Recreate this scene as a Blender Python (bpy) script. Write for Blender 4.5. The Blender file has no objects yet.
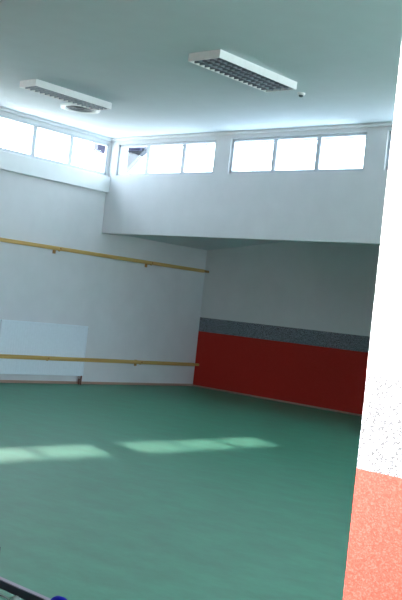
import bpy, bmesh, math, random
from mathutils import Vector, Matrix
random.seed(4)
S = bpy.context.scene
COL = S.collection

# ------------------------------------------------------------------ helpers
def tag(o, label=None, cat=None, group=None, kind=None):
    if label: o['label'] = label
    if cat: o['category'] = cat
    if group: o['group'] = group
    if kind: o['kind'] = kind
    return o

def empty(name, loc, label, cat, group=None):
    o = bpy.data.objects.new(name, None)
    o.empty_display_size = .1
    COL.objects.link(o)
    o.location = loc
    return tag(o, label, cat, group)

class MB:
    """collects shapes into one mesh (world coordinates, shifted by the parent's place on build)"""
    def __init__(self):
        self.bm = bmesh.new()
    def _new(self, verts, mat):
        fs = set()
        for v in verts:
            for f in v.link_faces: fs.add(f)
        for f in fs: f.material_index = mat
    def box(self, x0, x1, y0, y1, z0, z1, mat=0, bevel=0, seg=2):
        r = bmesh.ops.create_cube(self.bm, size=1.0)
        vs = r['verts']
        for v in vs:
            v.co.x = x0 if v.co.x < 0 else x1
            v.co.y = y0 if v.co.y < 0 else y1
            v.co.z = z0 if v.co.z < 0 else z1
        self._new(vs, mat)
        if bevel:
            es = set(e for v in vs for e in v.link_edges)
            bmesh.ops.bevel(self.bm, geom=list(es), offset=bevel, segments=seg, affect='EDGES', profile=.5)
        return self
    def prism(self, pts, axis, a0, a1, mat=0):
        """extrude a closed outline of (u, v) along axis from a0 to a1"""
        def P(u, v, a):
            if axis == 'x': return (a, u, v)
            if axis == 'y': return (u, a, v)
            return (u, v, a)
        A = [self.bm.verts.new(P(u, v, a0)) for u, v in pts]
        B = [self.bm.verts.new(P(u, v, a1)) for u, v in pts]
        fs = [self.bm.faces.new(A), self.bm.faces.new(B[::-1])]
        n = len(pts)
        for i in range(n):
            fs.append(self.bm.faces.new((A[i], B[i], B[(i+1) % n], A[(i+1) % n])))
        for f in fs: f.material_index = mat
        bmesh.ops.recalc_face_normals(self.bm, faces=fs)
        return self
    def lathe(self, prof, centre, axis='z', n=32, mat=0):
        """revolve (radius, height) pairs; closed at the ends when radius is 0"""
        c = Vector(centre)
        rings = []
        def P(r, h, a):
            u, v = r*math.cos(a), r*math.sin(a)
            if axis == 'z': return c + Vector((u, v, h))
            if axis == 'y': return c + Vector((u, h, v))
            return c + Vector((h, u, v))
        for r, h in prof:
            if r <= 1e-6: rings.append([self.bm.verts.new(P(0, h, 0))])
            else: rings.append([self.bm.verts.new(P(r, h, 2*math.pi*k/n)) for k in range(n)])
        fs = []
        for A, B in zip(rings, rings[1:]):
            for k in range(n):
                k2 = (k+1) % n
                if len(A) == 1 and len(B) == 1: continue
                if len(A) == 1: fs.append(self.bm.faces.new((A[0], B[k], B[k2])))
                elif len(B) == 1: fs.append(self.bm.faces.new((A[k], B[0], A[k2])))
                else: fs.append(self.bm.faces.new((A[k], B[k], B[k2], A[k2])))
        for f in fs: f.material_index = mat
        bmesh.ops.recalc_face_normals(self.bm, faces=fs)
        return self
    def rod(self, p0, p1, r, n=16, mat=0):
        p0, p1 = Vector(p0), Vector(p1)
        d = p1 - p0
        q = d.to_track_quat('Z', 'Y').to_matrix().to_4x4()
        r_ = bmesh.ops.create_cone(self.bm, cap_ends=True, segments=n, radius1=r, radius2=r, depth=d.length,
                                   matrix=Matrix.Translation((p0+p1)/2) @ q)
        self._new(r_['verts'], mat)
        return self
    def build(self, name, mats, parent=None, smooth=False):
        if not isinstance(mats, (list, tuple)): mats = [mats]
        me = bpy.data.meshes.new(name)
        if parent is not None:
            off = Vector((0, 0, 0)); p = parent
            while p is not None:
                off += p.location; p = p.parent
            bmesh.ops.translate(self.bm, verts=self.bm.verts, vec=-off)
        self.bm.to_mesh(me); self.bm.free()
        for m in mats: me.materials.append(m)
        o = bpy.data.objects.new(name, me)
        COL.objects.link(o)
        if parent is not None: o.parent = parent
        if smooth:
            for p in me.polygons: p.use_smooth = True
            try: me.set_sharp_from_angle(angle=math.radians(35))
            except Exception: pass
        return o

def centre(o):
    """move a mesh's origin to the middle of its base"""
    xs = [v.co for v in o.data.vertices]
    lo = Vector((min(c.x for c in xs), min(c.y for c in xs), min(c.z for c in xs)))
    hi = Vector((max(c.x for c in xs), max(c.y for c in xs), max(c.z for c in xs)))
    c = Vector(((lo.x+hi.x)/2, (lo.y+hi.y)/2, lo.z))
    o.data.transform(Matrix.Translation(-c)); o.location = o.location + c
    return o

def struct(o, label, cat):
    o['kind'] = 'structure'
    return tag(o, label, cat)

# ------------------------------------------------------------------ materials
def base(name):
    m = bpy.data.materials.new(name); m.use_nodes = True
    nt = m.node_tree
    return m, nt, nt.nodes['Principled BSDF']

def plaster(name, col, var=.04, rough=.85, scale=3.0, bump=.08, bscale=160):
    m, nt, b = base(name)
    tc = nt.nodes.new('ShaderNodeTexCoord')
    n1 = nt.nodes.new('ShaderNodeTexNoise'); n1.inputs['Scale'].default_value = scale; n1.inputs['Detail'].default_value = 5
    r = nt.nodes.new('ShaderNodeValToRGB')
    r.color_ramp.elements[0].position = .3; r.color_ramp.elements[1].position = .7
    r.color_ramp.elements[0].color = tuple(c*(1-var) for c in col) + (1,)
    r.color_ramp.elements[1].color = tuple(min(1, c*(1+var)) for c in col) + (1,)
    n2 = nt.nodes.new('ShaderNodeTexNoise'); n2.inputs['Scale'].default_value = bscale
    bp = nt.nodes.new('ShaderNodeBump'); bp.inputs['Strength'].default_value = bump; bp.inputs['Distance'].default_value = .004
    L = nt.links.new
    L(tc.outputs['Object'], n1.inputs['Vector']); L(tc.outputs['Object'], n2.inputs['Vector'])
    L(n1.outputs['Fac'], r.inputs['Fac']); L(r.outputs['Color'], b.inputs['Base Color'])
    L(n2.outputs['Fac'], bp.inputs['Height']); L(bp.outputs['Normal'], b.inputs['Normal'])
    b.inputs['Roughness'].default_value = rough
    return m

def mosaic(name, c0, c1, c2, cell=150):
    """stone-chip plaster: many small grains in three tones"""
    m, nt, b = base(name)
    L = nt.links.new
    tc = nt.nodes.new('ShaderNodeTexCoord')
    v = nt.nodes.new('ShaderNodeTexVoronoi'); v.inputs['Scale'].default_value = cell
    s = nt.nodes.new('ShaderNodeSeparateColor')
    r = nt.nodes.new('ShaderNodeValToRGB'); r.color_ramp.interpolation = 'CONSTANT'
    e = r.color_ramp.elements
    e[0].position = 0; e[0].color = c0 + (1,)
    e[1].position = .38; e[1].color = c1 + (1,)
    x = e.new(.80); x.color = c2 + (1,)
    bp = nt.nodes.new('ShaderNodeBump'); bp.inputs['Strength'].default_value = .25; bp.inputs['Distance'].default_value = .002
    L(tc.outputs['Object'], v.inputs['Vector']); L(v.outputs['Color'], s.inputs['Color'])
    L(s.outputs['Red'], r.inputs['Fac']); L(r.outputs['Color'], b.inputs['Base Color'])
    L(v.outputs['Distance'], bp.inputs['Height']); L(bp.outputs['Normal'], b.inputs['Normal'])
    b.inputs['Roughness'].default_value = .7; b.inputs['Specular IOR Level'].default_value = .15
    return m

def plain(name, col, rough=.5, metal=0.0, var=.05, scale=20):
    m, nt, b = base(name)
    tc = nt.nodes.new('ShaderNodeTexCoord')
    n = nt.nodes.new('ShaderNodeTexNoise'); n.inputs['Scale'].default_value = scale
    r = nt.nodes.new('ShaderNodeValToRGB')
    r.color_ramp.elements[0].color = tuple(c*(1-var) for c in col) + (1,)
    r.color_ramp.elements[1].color = tuple(min(1, c*(1+var)) for c in col) + (1,)
    nt.links.new(tc.outputs['Object'], n.inputs['Vector'])
    nt.links.new(n.outputs['Fac'], r.inputs['Fac']); nt.links.new(r.outputs['Color'], b.inputs['Base Color'])
    b.inputs['Roughness'].default_value = rough; b.inputs['Metallic'].default_value = metal
    return m

def wood(name, c0, c1, stretch=(30, .8, 30), rough=.4):
    m, nt, b = base(name)
    L = nt.links.new
    tc = nt.nodes.new('ShaderNodeTexCoord'); mp = nt.nodes.new('ShaderNodeMapping')
    mp.inputs['Scale'].default_value = stretch
    n = nt.nodes.new('ShaderNodeTexNoise'); n.inputs['Scale'].default_value = 2; n.inputs['Detail'].default_value = 6
    r = nt.nodes.new('ShaderNodeValToRGB')
    r.color_ramp.elements[0].position = .3; r.color_ramp.elements[1].position = .7
    r.color_ramp.elements[0].color = c0 + (1,); r.color_ramp.elements[1].color = c1 + (1,)
    L(tc.outputs['Object'], mp.inputs['Vector']); L(mp.outputs['Vector'], n.inputs['Vector'])
    L(n.outputs['Fac'], r.inputs['Fac']); L(r.outputs['Color'], b.inputs['Base Color'])
    b.inputs['Roughness'].default_value = rough
    return m

def linoleum(name):
    m, nt, b = base(name)
    L = nt.links.new
    tc = nt.nodes.new('ShaderNodeTexCoord'); mp = nt.nodes.new('ShaderNodeMapping')
    mp.inputs['Scale'].default_value = (.8, 1.3, 1)
    n = nt.nodes.new('ShaderNodeTexNoise'); n.inputs['Scale'].default_value = 3.2; n.inputs['Detail'].default_value = 9; n.inputs['Roughness'].default_value = .72
    r = nt.nodes.new('ShaderNodeValToRGB')
    r.color_ramp.elements[0].position = .32; r.color_ramp.elements[1].position = .7
    r.color_ramp.elements[0].color = FLOOR0 + (1,); r.color_ramp.elements[1].color = FLOOR1 + (1,)
    n2 = nt.nodes.new('ShaderNodeTexNoise'); n2.inputs['Scale'].default_value = 3.5; n2.inputs['Detail'].default_value = 3
    bp = nt.nodes.new('ShaderNodeBump'); bp.inputs['Strength'].default_value = .12; bp.inputs['Distance'].default_value = .01
    rr = nt.nodes.new('ShaderNodeMapRange'); rr.inputs['To Min'].default_value = .38; rr.inputs['To Max'].default_value = .55
    L(tc.outputs['Object'], mp.inputs['Vector']); L(mp.outputs['Vector'], n.inputs['Vector']); L(mp.outputs['Vector'], n2.inputs['Vector'])
    L(n.outputs['Fac'], r.inputs['Fac']); L(r.outputs['Color'], b.inputs['Base Color'])
    L(n2.outputs['Fac'], bp.inputs['Height']); L(bp.outputs['Normal'], b.inputs['Normal'])
    b.inputs['Specular IOR Level'].default_value = .36
    L(n.outputs['Fac'], rr.inputs['Value']); L(rr.outputs['Result'], b.inputs['Roughness'])
    return m

def glass(name):
    m = bpy.data.materials.new(name); m.use_nodes = True
    nt = m.node_tree; nt.nodes.clear()
    o = nt.nodes.new('ShaderNodeOutputMaterial'); t = nt.nodes.new('ShaderNodeBsdfTransparent')
    t.inputs['Color'].default_value = (.97, .985, .98, 1)
    g = nt.nodes.new('ShaderNodeBsdfGlossy'); g.inputs['Roughness'].default_value = .02
    lw = nt.nodes.new('ShaderNodeLayerWeight'); lw.inputs['Blend'].default_value = .5
    pw = nt.nodes.new('ShaderNodeMath'); pw.operation = 'POWER'; pw.inputs[1].default_value = 5
    f = nt.nodes.new('ShaderNodeMapRange'); f.inputs['To Min'].default_value = .03; f.inputs['To Max'].default_value = .9
    nt.links.new(lw.outputs['Facing'], pw.inputs[0]); nt.links.new(pw.outputs[0], f.inputs['Value'])
    x = nt.nodes.new('ShaderNodeMixShader')
    nt.links.new(f.outputs[0], x.inputs[0]); nt.links.new(t.outputs[0], x.inputs[1]); nt.links.new(g.outputs[0], x.inputs[2])
    nt.links.new(x.outputs[0], o.inputs['Surface'])
    return m

FLOOR0 = (.046, .210, .135); FLOOR1 = (.078, .310, .206)
WHITE = plaster('wall_plaster', (.66, .69, .715), .03)
CEIL = plaster('ceiling_plaster', (.64, .70, .745), .02)
RED = mosaic('red_chip_plaster', (.40, .021, .013), (.46, .028, .019), (.52, .040, .030), 260)
GREY = mosaic('grey_chip_plaster', (.042, .044, .047), (.24, .27, .33), (.34, .37, .43), 230)
FLOOR = linoleum('green_linoleum')
OUTER = plaster('slate_eave_paint', (.075, .075, .13))
BRACK = plaster('slate_bracket_paint', (.036, .042, .050))
PVC = plain('white_window_frame', (.52, .57, .63), .4)
CORN = plain('cornice_paint', (.66, .70, .72), .5)
GLASS = glass('window_glass')
BAND = plain('painted_sill_panel', (.72, .77, .79), .5, scale=4)
SKIRT = wood('skirting_wood', (.36, .24, .19), (.46, .32, .26))
RAIL = wood('varnished_pine', (.50, .32, .10), (.62, .42, .15))
RAILEND = wood('end_grain', (.30, .17, .06), (.38, .22, .08))
STEEL = plain('zinc_steel', (.5, .5, .5), .35, .9)
BRASS = plain('brass_screw', (.55, .30, .12), .4, .8)
RADW = plain('radiator_enamel', (.76, .85, .93), .4)
PIPE = plain('copper_pipe', (.20, .075, .06), .4, .3)
LAMPW = plain('lamp_enamel', (.80, .84, .85), .4)
LOUV = plain('louver_metal', (.22, .27, .32), .45, .2)
TUBE = plain('fluorescent_tube', (.62, .66, .68), .3)
DARKG = plain('grille_shadow', (.10, .13, .15), .6)  # dark grey for vent, fins and sensor head
SENS = plain('sensor_plastic', (.80, .82, .83), .4)
NAVY = plain('dark_painted_steel', (.028, .030, .055), .35)
NAVYT = plain('scuffed_top_paint', (.30, .27, .36), .45)  # highlight on the bar's top face, put into the colour
BLUE = plain('blue_plastic', (.001, .006, .34), .5)
BLUE.node_tree.nodes['Principled BSDF'].inputs['Specular IOR Level'].default_value = .06

# ------------------------------------------------------------------ measures (metres)
XL, XR = -12.53, 4.5          # left and right wall faces
YN0, YN1 = 2.41, 2.61          # wall on the near side of the hall
YF = 11.319                    # bulkhead face
FT = .25                       # bulkhead thickness
YB = 14.163                    # back wall of the recess
ZC = 4.346                     # ceiling
ZB = 2.675                     # underside of the bulkhead
Z0, Z1 = 3.69, 4.24            # clerestory glazing
RX = -5.70                     # unseen right end of the recess, placed to keep side light out
OX0, OX1 = -4.6, -1.465        # doorway in the near wall
LT = .05                       # upper left wall thickness
WG_L = [(8.84, 11.27), (6.05, 8.48), (3.26, 5.69)]                       # window groups, left wall (y)
WG_B = [(-12.34, -10.08), (-9.76, -7.28), (-6.95, -4.47), (-4.14, -1.66), (-1.33, 1.15), (1.48, 3.96)]  # bulkhead (x)
FZ0, FZ1 = .85, 3.7              # unseen right wall windows, added to light the left wall
WG_R = [(3.0, 5.3), (5.6, 7.9), (8.2, 10.5)]
MUL_B = {0: [-11.63, -10.795], 1: [-8.913, -8.115]}

# ------------------------------------------------------------------ shell
b = MB().box(-12.81, XR+.2, -3.0, YB+.3, -.2, 0)
struct(b.build('floor', FLOOR), 'green mottled linoleum floor of the hall', 'floor')

b = MB().box(-12.81, XR+.2, YN0, YF+FT, ZC, ZC+.2)
struct(b.build('ceiling', CEIL), 'plain pale ceiling over the hall with two lamps', 'ceiling')

# recess ceiling: a slab that climbs towards the right
def zs(x): return ZB + .030 + .123*(x - XL)
b = MB().prism([(XL-.2, zs(XL-.2)), (-5.8, zs(-5.8)), (-5.8, zs(-5.8)+.1), (XL-.2, zs(XL-.2)+.1)],
               'y', YF+.04, YB+.2)
struct(b.build('ceiling_recess', CEIL), 'sloping underside above the dark recess at the back', 'ceiling')

# left wall: thick below the glazing, thin above
b = MB()
b.box(XL-.28, XL, YN0, YB+.2, 0, 3.0)
b.box(XL-.28, XL, YN0, YF+FT, 3.0, Z0)
b.box(XL-LT, XL, YN0, YF+FT, Z1, ZC+.2)
ys = [YF+FT] + [v for g in WG_L for v in (g[1], g[0])] + [YN0]
for k in range(0, len(ys), 2): b.box(XL-LT, XL, ys[k+1], ys[k], Z0, Z1)
struct(b.build('wall_left', WHITE), 'long pale wall on the left with radiator and wooden rails', 'wall')

# bulkhead over the recess
b = MB()
b.box(XL, XR, YF, YF+FT, ZB, Z0)
b.box(RX, XR, YF, YF+FT, 0, ZB); b.box(RX, RX+.2, YF+FT, YB+.2, 0, 3.75)  # unseen wall and recess end, added to darken the recess
b.box(XL, XR, YF, YF+FT, Z1, ZC+.2)
xs = [XL] + [v for g in WG_B for v in g] + [XR]
for k in range(0, len(xs), 2): b.box(xs[k], xs[k+1], YF, YF+FT, Z0, Z1)
struct(b.build('wall_back', WHITE), 'pale upper back wall hanging over the recess below a row of windows', 'wall')

# recess back wall: red chips, grey chips, white paint
ZR, ZG = 1.094, 1.371
b = MB()
b.box(XL, RX, YB, YB+.2, 0, ZR, 0)
b.box(XL, RX, YB, YB+.2, ZR, ZG, 1)
b.box(XL, RX, YB, YB+.2, ZG, 3.75, 2)
struct(b.build('wall_recess', [RED, GREY, WHITE]), 'dim rear wall in the recess, dark red below a grey stripe', 'wall')

b = MB()
b.box(XR, XR+.2, YN1, YB+.2, 0, FZ0); b.box(XR, XR+.2, YN1, YB+.2, FZ1, ZC+.2)
ys = [YN1] + [v for g in WG_R for v in g] + [YB+.2]
for k in range(0, len(ys), 2): b.box(XR, XR+.2, ys[k], ys[k+1], FZ0, FZ1)
struct(b.build('wall_right', WHITE), 'pale wall at the right end of the hall', 'wall')

# near wall with the doorway the camera looks through
b = MB()
b.box(XL-.28, OX0, YN0, YN1, 0, ZC)
b.box(OX0, OX1, YN0, YN1, 3.25, ZC)
for z0, z1, m in ((0, ZR, 0), (ZR, ZG, 1), (ZG, ZC, 2)): b.box(OX1, XR+.2, YN0, YN1, z0, z1, m)
struct(b.build('wall_front', [RED, GREY, WHITE]), 'brightly lit near wall edge at right with salmon red lower part', 'wall')

# corridor the camera stands in
b = MB().box(-5.2, 3.3, -3.0, YN0, 3.25, 3.4)
struct(b.build('ceiling_corridor', CEIL), 'low corridor ceiling in front of the hall', 'ceiling')
b = MB().box(-5.2, -5.0, -3.0, YN0, 0, 3.25)
struct(b.build('wall_corridor_left', WHITE), 'left side wall of the corridor', 'wall')
b = MB().box(3.1, 3.3, -3.0, YN0, 0, 3.25)
struct(b.build('wall_corridor_right', WHITE), 'right side wall of the corridor', 'wall')
b = MB().box(-5.2, 3.3, -3.2, -3.0, 0, 3.4)
struct(b.build('wall_corridor_back', WHITE), 'rear wall of the corridor behind the viewer', 'wall')

# skirtings
b = MB().box(XL, XL+.016, YN1, YB, 0, .045, bevel=.003)
struct(b.build('baseboard_left', SKIRT), 'low brown skirting along the left wall', 'baseboard')
b = MB().box(XL+.016, RX, YB-.016, YB, 0, .03, bevel=.003)
struct(b.build('baseboard_recess', SKIRT), 'thin skirting under the dark red recess wall', 'baseboard')

# cornices and the panel under the left windows
b = MB().box(XL, XL+.05, YN1, YF, ZC-.05, ZC, bevel=.01)
struct(b.build('trim_1', CORN), 'slim white cornice above the left windows', 'trim')
b = MB().box(XL+.05, XR, YF-.05, YF, ZC-.045, ZC, bevel=.01)
struct(b.build('trim_2', CORN), 'slim white cornice above the back windows', 'trim')
b = MB().box(XL, XL+.08, YN1, YF, 3.387, 3.665, bevel=.005)
struct(b.build('trim_3', BAND), 'smooth pale panel running beneath the left windows', 'trim')

# eaves outside and the bracket at the roof corner
b = MB().box(XL-LT-.10, XL-LT, YN0, YF+.9, Z1-.005, ZC+.2)
struct(b.build('trim_4', OUTER), 'roof edge showing at the top of the left windows', 'trim')
b = MB().box(XL-LT, XR, YF+FT, YF+FT+.10, Z1-.005, ZC+.2)
struct(b.build('trim_5', OUTER), 'roof edge showing at the top of the back windows', 'trim')
b = MB()
b.prism([(XL-.35, 4.36), (XL-.35, 3.72), (XL-.15, 3.72), (XL+.46, 4.22), (XL+.46, 4.36)], 'y', YF+.38, YF+.50, 0)
b.box(XL-.35, XL-.24, 11.23, 11.50, 4.11, 4.36, 1); b.box(XL-.35, XL-.24, 11.50, YF+.38, 4.24, 4.36, 1)
b.box(XL-.23, XL+.40, YF+.34, YF+.38, 4.20, 4.36, 1)
struct(b.build('trim_6', [BRACK, OUTER]), 'grey three-cornered roof bracket outside the corner windows', 'trim')

# ------------------------------------------------------------------ windows
WN = [0]
def window(axis, a0, a1, muls, label, Z0=Z0, Z1=Z1, YF=YF, XL=XL):
    """three-light window in the left wall (axis y) or the back wall (axis x)"""
    WN[0] += 1
    if axis == 'y':
        root = empty('window_%d' % WN[0], (XL-.03, (a0+a1)/2, Z0), label, 'window')
        d0, d1 = XL-.045, XL+.004
        def B(m, u0, u1, z0, z1, e0=0, e1=0, bevel=.006): return m.box(d0+e0, d1-e1, u0, u1, z0, z1, bevel=bevel)
    else:
        root = empty('window_%d' % WN[0], ((a0+a1)/2, YF+.06, Z0), label, 'window')
        d0, d1 = YF+.035, YF+.10
        def B(m, u0, u1, z0, z1, e0=0, e1=0, bevel=.006): return m.box(u0, u1, d0+e1, d1-e0, z0, z1, bevel=bevel)
    root['kind'] = 'structure'
    w = .042
    f = MB()
    B(f, a0, a1, Z0, Z0+w); B(f, a0, a1, Z1-w, Z1)
    B(f, a0, a0+w, Z0, Z1); B(f, a1-w, a1, Z0, Z1)
    f.build('window_frame', PVC, root)
    for m in muls:
        B(MB(), m-.038, m+.038, Z0+w*.5, Z1-w*.5, .006, .006).build('mullion', PVC, root)
    ed = [a0+w] + [v for m in muls for v in (m-.038, m+.038)] + [a1-w]
    for k in range(0, len(ed), 2):
        m = MB()
        if axis == 'y': m.box(XL-.026, XL-.020, ed[k], ed[k+1], Z0+w, Z1-w)
        else: m.box(ed[k], ed[k+1], YF+.068, YF+.074, Z0+w, Z1-w)
        m.build('pane', GLASS, root)
    return root
wl = ['three-light strip window high on the left wall beside the corner',
      'strip window high on the left wall, second group from the corner',
      'strip window high on the left wall, third group from the corner']
wb = ['three-light strip window on the back wall beside the corner with the roof bracket outside',
      'three-light strip window in the middle of the back wall',
      'strip window on the back wall mostly hidden by the bright near wall',
      'strip window on the back wall, fourth from the corner',
      'strip window on the back wall, fifth from the corner',
      'strip window on the back wall, sixth from the corner']
for (a, c), l in zip(WG_L, wl):
    window('y', a, c, [a+.805, a+1.595], l)
for k, ((a, c), l) in enumerate(zip(WG_B, wb)):
    window('x', a, c, MUL_B.get(k, [a+.805, a+1.595]), l)

wr = ['tall window in the right wall, first from the near wall', 'tall window in the right wall, second from the near wall',
      'tall window in the right wall, third from the near wall']
for (a, c), l in zip(WG_R, wr): window('y', a, c, [(a+c)/2], l, FZ0, FZ1, XL=XR+.06)  # out of view, added as side light for the hall

# ------------------------------------------------------------------ radiator
rx0, rx1, ry0, ry1, rz0, rz1 = XL+.03, XL+.115, 9.30, 11.145, .152, 1.022
rad = empty('radiator', (XL+.07, (ry0+ry1)/2, rz0), 'white panel radiator on the left wall behind the lower wooden rail', 'radiator')
# fluted front panel, profile along y
n = 36; pts = []
for i in range(n):
    y0 = ry0+.02+(ry1-ry0-.04)*i/n; w_ = (ry1-ry0-.04)/n
    pts += [(rx1-.0015, y0), (rx1, y0+w_*.25), (rx1, y0+w_*.75)]
pts += [(rx1-.0015, ry1-.02), (rx1-.03, ry1-.02), (rx1-.03, ry0+.02)]
MB().prism(pts, 'z', rz0+.025, rz1-.03).build('front_panel', RADW, rad)
MB().box(rx0, rx0+.02, ry0+.02, ry1-.02, rz0+.02, rz1-.03, bevel=.004).build('rear_panel', RADW, rad)
m = MB()
for i in range(60):
    y = ry0+.04+(ry1-ry0-.08)*i/59
    m.box(rx0+.02, rx1-.03, y-.003, y+.003, rz0+.03, rz1-.04)
m.build('convector_fin', DARKG, rad)
m = MB()
m.box(rx0-.005, rx0+.008, ry0, ry1, rz1-.012, rz1); m.box(rx1-.008, rx1+.003, ry0, ry1, rz1-.035, rz1, bevel=.003)
for i in range(48):
    y = ry0+.01+(ry1-ry0-.02)*i/47
    m.box(rx0, rx1-.004, y-.009, y+.009, rz1-.010, rz1-.003)
m.build('top_grille', RADW, rad)
for y0, y1 in ((ry0, ry0+.02), (ry1-.02, ry1)):
    MB().box(rx0-.005, rx1+.003, y0, y1, rz0, rz1, bevel=.004).build('side_cover', RADW, rad)
MB().box(rx1-.03, rx1+.002, ry0, ry1, rz0, rz0+.03, bevel=.004).build('bottom_edge', RADW, rad)
MB().rod((rx0+.03, ry1, rz1-.05), (rx0+.03, ry1+.05, rz1-.05), .014).build('vent_plug', STEEL, rad, True)
v = MB().lathe([(0, 0), (.014, 0), (.014, .03), (.02, .035), (.02, .06), (0, .06)], (rx0+.035, ry1-.035, rz0-.06), n=16)
v.build('valve', STEEL, rad, True)
MB().rod((rx0+.035, ry1-.035, 0), (rx0+.035, ry1-.035, rz0-.05), .016).build('pipe', PIPE, rad, True)
MB().rod((rx0+.085, ry1-.035, 0), (rx0+.085, ry1-.035, rz0+.005), .014).build('pipe', PIPE, rad, True)
for y in (ry0+.35, ry1-.35):
    MB().box(XL, rx0, y-.02, y+.02, rz0+.1, rz1-.1).build('wall_bracket', STEEL, rad)

# ------------------------------------------------------------------ wooden rails on the left wall
def rail(zc, h, label):
    y0, y1 = 3.2, 14.10
    x0, x1 = XL+.135, XL+.175
    root = empty('wall_rail', (XL, (y0+y1)/2, zc), label, 'rail', 'wooden rails along the left wall')
    MB().box(x0, x1, y0, y1-.14, zc-h/2, zc+h/2, bevel=.010, seg=3).build('rail_board', RAIL, root, True)
    # rounded tip, a little slimmer
    MB().box(x0+.003, x1-.003, y1-.14, y1, zc-h*.36, zc+h*.36, bevel=.010, seg=3).build('rail_tip', RAILEND if zc > 1 else RAIL, root, True)
    for y in (12.50, 10.30, 8.10, 5.90, 3.70):
        br = MB().box(XL, XL+.012, y-.03, y+.03, zc-.085, zc+.03, bevel=.003)
        br.box(XL+.012, x0+.004, y-.014, y+.014, zc-.03, zc-.006)
        br.box(x0-.006, x0, y-.02, y+.02, zc-.045, zc+.03)
        bk = br.build('bracket', BRASS, root)
        MB().lathe([(0, .010), (.012, .008), (.017, .0), (.017, -.004), (0, -.004)], (x1+.001, y, zc+.005), axis='x', n=16).build('bolt_head', BRASS, bk, True)
    return root
rail(2.277, .064, 'yellow wooden rail running high along the left wall')
rail(.440, .066, 'yellow wooden rail running low along the left wall past the radiator')

# ------------------------------------------------------------------ ceiling lamps
def lamp(x0, x1, y0, y1, zb, label):
    root = empty('ceiling_lamp', ((x0+x1)/2, (y0+y1)/2, zb), label, 'ceiling lamp', 'louvred ceiling lamps')
    t = .012
    m = MB()
    m.box(x0, x0+t, y0, y1, zb, ZC); m.box(x1-t, x1, y0, y1, zb, ZC)
    m.box(x0+t, x1-t, y0, y0+t, zb, ZC); m.box(x0+t, x1-t, y1-t, y1, zb, ZC)
    m.box(x0+t, x1-t, y0+t, y1-t, ZC-.02, ZC)
    m.build('housing', LAMPW, root)
    nx, ny = 4, 16
    m = MB()
    for i in range(1, nx):
        x = x0+t+(x1-x0-2*t)*i/nx
        m.box(x-.006, x+.006, y0+t, y1-t, zb+.004, zb+.045)
    for j in range(1, ny):
        y = y0+t+(y1-y0-2*t)*j/ny
        m.box(x0+t, x1-t, y-.006, y+.006, zb+.004, zb+.045)
    m.build('louver', LOUV, root)
    # dull reflector trough above the louver
    MB().box(x0+t, x1-t, y0+t, y1-t, ZC-.026, ZC-.021).build('reflector', LOUV, root)
    for i in range(nx):
        x = x0+t+(x1-x0-2*t)*(i+.5)/nx
        MB().rod((x, y0+.06, zb+.058), (x, y1-.06, zb+.058), .009, 12).build('tube', TUBE, root, True)
    return root
lamp(-7.371, -6.904, 7.667, 9.095, 4.255, 'white ceiling lamp with dark louver, upper middle of the photo')
lamp(-10.652, -10.299, 7.846, 9.233, 4.255, 'white ceiling lamp with dark louver beside the round air vent')

# round air vent
vx, vy = -11.10, 9.33
vent = empty('air_vent', (vx, vy, ZC-.03), 'round white air vent with dark rings on the ceiling', 'air vent')
MB().lathe([(.305, 0), (.295, -.022), (.27, -.030), (.235, -.022), (.225, 0)], (vx, vy, ZC), n=48).build('rim', LAMPW, vent, True)
MB().lathe([(0, -.004), (.22, -.004), (.22, 0), (0, 0)], (vx, vy, ZC), n=48).build('backing', DARKG, vent)
for r in (.17, .115, .06):
    MB().lathe([(r+.012, -.004), (r+.020, -.02), (r-.004, -.016), (r-.012, -.004)], (vx, vy, ZC), n=40).build('ring_blade', DARKG, vent, True)

# small sensor beside the first lamp
sx, sy = -7.175, 9.56
det = empty('smoke_detector', (sx, sy, ZC-.05), 'small round white detector on the ceiling past the lamp end', 'detector')
MB().lathe([(0, 0), (.052, 0), (.050, -.016), (.038, -.026), (0, -.026)], (sx, sy, ZC), n=24).build('detector_base', SENS, det, True)
MB().lathe([(0, -.026), (.030, -.026), (.028, -.042), (.015, -.050), (0, -.050)], (sx, sy, ZC), n=24).build('sensor_head', DARKG, det, True)

# ------------------------------------------------------------------ dark floor stand just inside the doorway
ex = -3.29; ey0, ey1 = 2.918, 2.952
st = empty('equipment_stand', (-4.1, 2.935, 0), 'dark steel floor stand with a blue end cap, bottom left corner', 'stand')
bar = MB().box(-4.95, ex, ey0, ey1, .060, .100, bevel=.004).build('cross_bar', NAVY, st)
MB().box(-4.95, ex, ey0+.003, ey1-.003, .0995, .103).build('top_strip', NAVYT, bar)
for k, x in enumerate((ex, -4.95)):
    q = 1 if k == 0 else -1
    c = MB().lathe([(0, -.005*q), (.034, -.005*q), (.041, .008*q), (.043, .040*q), (.036, .072*q), (.019, .086*q), (0, .09*q)],
                   (x, 2.935, .094), axis='x', n=24)
    c.build('end_cap', BLUE, st, True)
MB().box(-4.95, -3.52, ey0-.030, ey0-.020, .040, .048, bevel=.002).build('lower_rod', STEEL, st)
for x in (-3.54, -4.0, -4.8):
    MB().box(x-.008, x+.008, ey0-.030, ey0+.012, .048, .064).build('rod_clip', STEEL, st)
for x in (-3.42, -4.8):
    MB().box(x-.02, x+.02, ey0, ey1, .010, .062, bevel=.003).build('leg', NAVY, st)
    MB().box(x-.03, x+.03, ey0-.02, ey1+.03, 0, .012, bevel=.003).build('rubber_foot', NAVY, st)
MB().box(-3.790, -3.744, 2.921, 2.949, .100, .245, bevel=.004).build('upright', NAVY, st)

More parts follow.
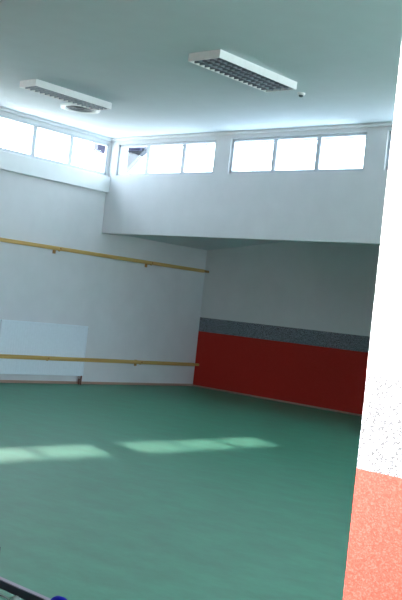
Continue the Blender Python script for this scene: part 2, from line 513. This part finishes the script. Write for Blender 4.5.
# ------------------------------------------------------------------ world and lights
W = bpy.data.worlds.new('sky'); S.world = W; W.use_nodes = True
nt = W.node_tree; bg = nt.nodes['Background']
tc = nt.nodes.new('ShaderNodeTexCoord'); sp = nt.nodes.new('ShaderNodeSeparateXYZ'); rp = nt.nodes.new('ShaderNodeValToRGB')
mr = nt.nodes.new('ShaderNodeMapRange'); mr.inputs['From Min'].default_value = -1; mr.inputs['From Max'].default_value = 1
nt.links.new(tc.outputs['Generated'], sp.inputs[0]); nt.links.new(sp.outputs['Z'], mr.inputs['Value'])
nt.links.new(mr.outputs['Result'], rp.inputs['Fac']); nt.links.new(rp.outputs['Color'], bg.inputs['Color'])
e = rp.color_ramp.elements
e[0].position = .46; e[0].color = (.80, .84, .84, 1)
e[1].position = .52; e[1].color = (.80, .92, 1.07, 1)
bg.inputs['Strength'].default_value = SKY = 13.6

def area(name, loc, direction, sx_, sy_, power=0, col=(1, 1, 1), portal=False):
    l = bpy.data.lights.new(name, 'AREA'); l.shape = 'RECTANGLE'; l.size = sx_; l.size_y = sy_
    l.energy = power; l.color = col
    if portal: l.cycles.is_portal = True
    o = bpy.data.objects.new(name, l); COL.objects.link(o)
    o.location = loc
    o.rotation_euler = Vector(direction).to_track_quat('-Z', 'Z').to_euler()
    return o
for a, c in WG_L: area('window_portal', (XL-LT-.02, (a+c)/2, (Z0+Z1)/2), (1, 0, 0), c-a, Z1-Z0, 1, portal=True)
for a, c in WG_R: area('window_portal', (XR+.22, (a+c)/2, (FZ0+FZ1)/2), (-1, 0, 0), c-a, FZ1-FZ0, 1, portal=True)
for a, c in WG_B: area('window_portal', ((a+c)/2, YF+FT+.02, (Z0+Z1)/2), (0, -1, 0), c-a, Z1-Z0, 1, portal=True)

sun = bpy.data.lights.new('sun', 'SUN'); sun.energy = 6.5; sun.angle = math.radians(1.5); sun.color = (1, .97, .9)
so = bpy.data.objects.new('sun', sun); COL.objects.link(so)
so.rotation_euler = Vector((1, -.327, -.712)).to_track_quat('-Z', 'Y').to_euler()
so.location = (-20, 13, 12)

area('corridor_daylight', (-1.2, -2.85, 1.8), (-.35, 1, 0), 3.0, 1.6, 15, (.95, 1, 1))  # added fill lamp out of view, no window behind it
sl = bpy.data.lights.new('corridor_spotlight', 'SPOT'); sl.energy = 6300; sl.color = (1, .95, .90)  # unseen spot added to overexpose the near wall
sl.spot_size = math.radians(46); sl.spot_blend = .4; sl.shadow_soft_size = .08
sp_ = bpy.data.objects.new('corridor_spotlight', sl); COL.objects.link(sp_); sp_.location = (-3.3, .2, 2.3)
sp_.rotation_euler = (Vector((-1.0, 2.41, 1.3)) - sp_.location).to_track_quat('-Z', 'Y').to_euler()

# ------------------------------------------------------------------ camera
R = [(0.7448422200064125, 0.07275981020936437, -0.6632616873199886), (0.6585850284385107, 0.07942396029999939, 0.7483031393764386), (0.10712525838092088, -0.9941819957298598, 0.01123979523171846)]
cam = bpy.data.cameras.new('camera'); co = bpy.data.objects.new('camera', cam); COL.objects.link(co)
M = Matrix(((R[0][0], -R[0][1], -R[0][2], 0), (R[1][0], -R[1][1], -R[1][2], 0), (R[2][0], -R[2][1], -R[2][2], 1.5), (0, 0, 0, 1)))
co.matrix_world = M
cam.sensor_fit = 'VERTICAL'; cam.sensor_height = 36; cam.lens = 953.294/600*36
cam.clip_start = .05; cam.clip_end = 200
S.camera = co

S.view_settings.view_transform = 'Standard'; S.view_settings.look = 'None'
S.view_settings.gamma = 1; S.view_settings.use_curve_mapping = False
S.view_settings.exposure = .13
S.cycles.max_bounces = 14; S.cycles.diffuse_bounces = 10; S.cycles.transparent_max_bounces = 12
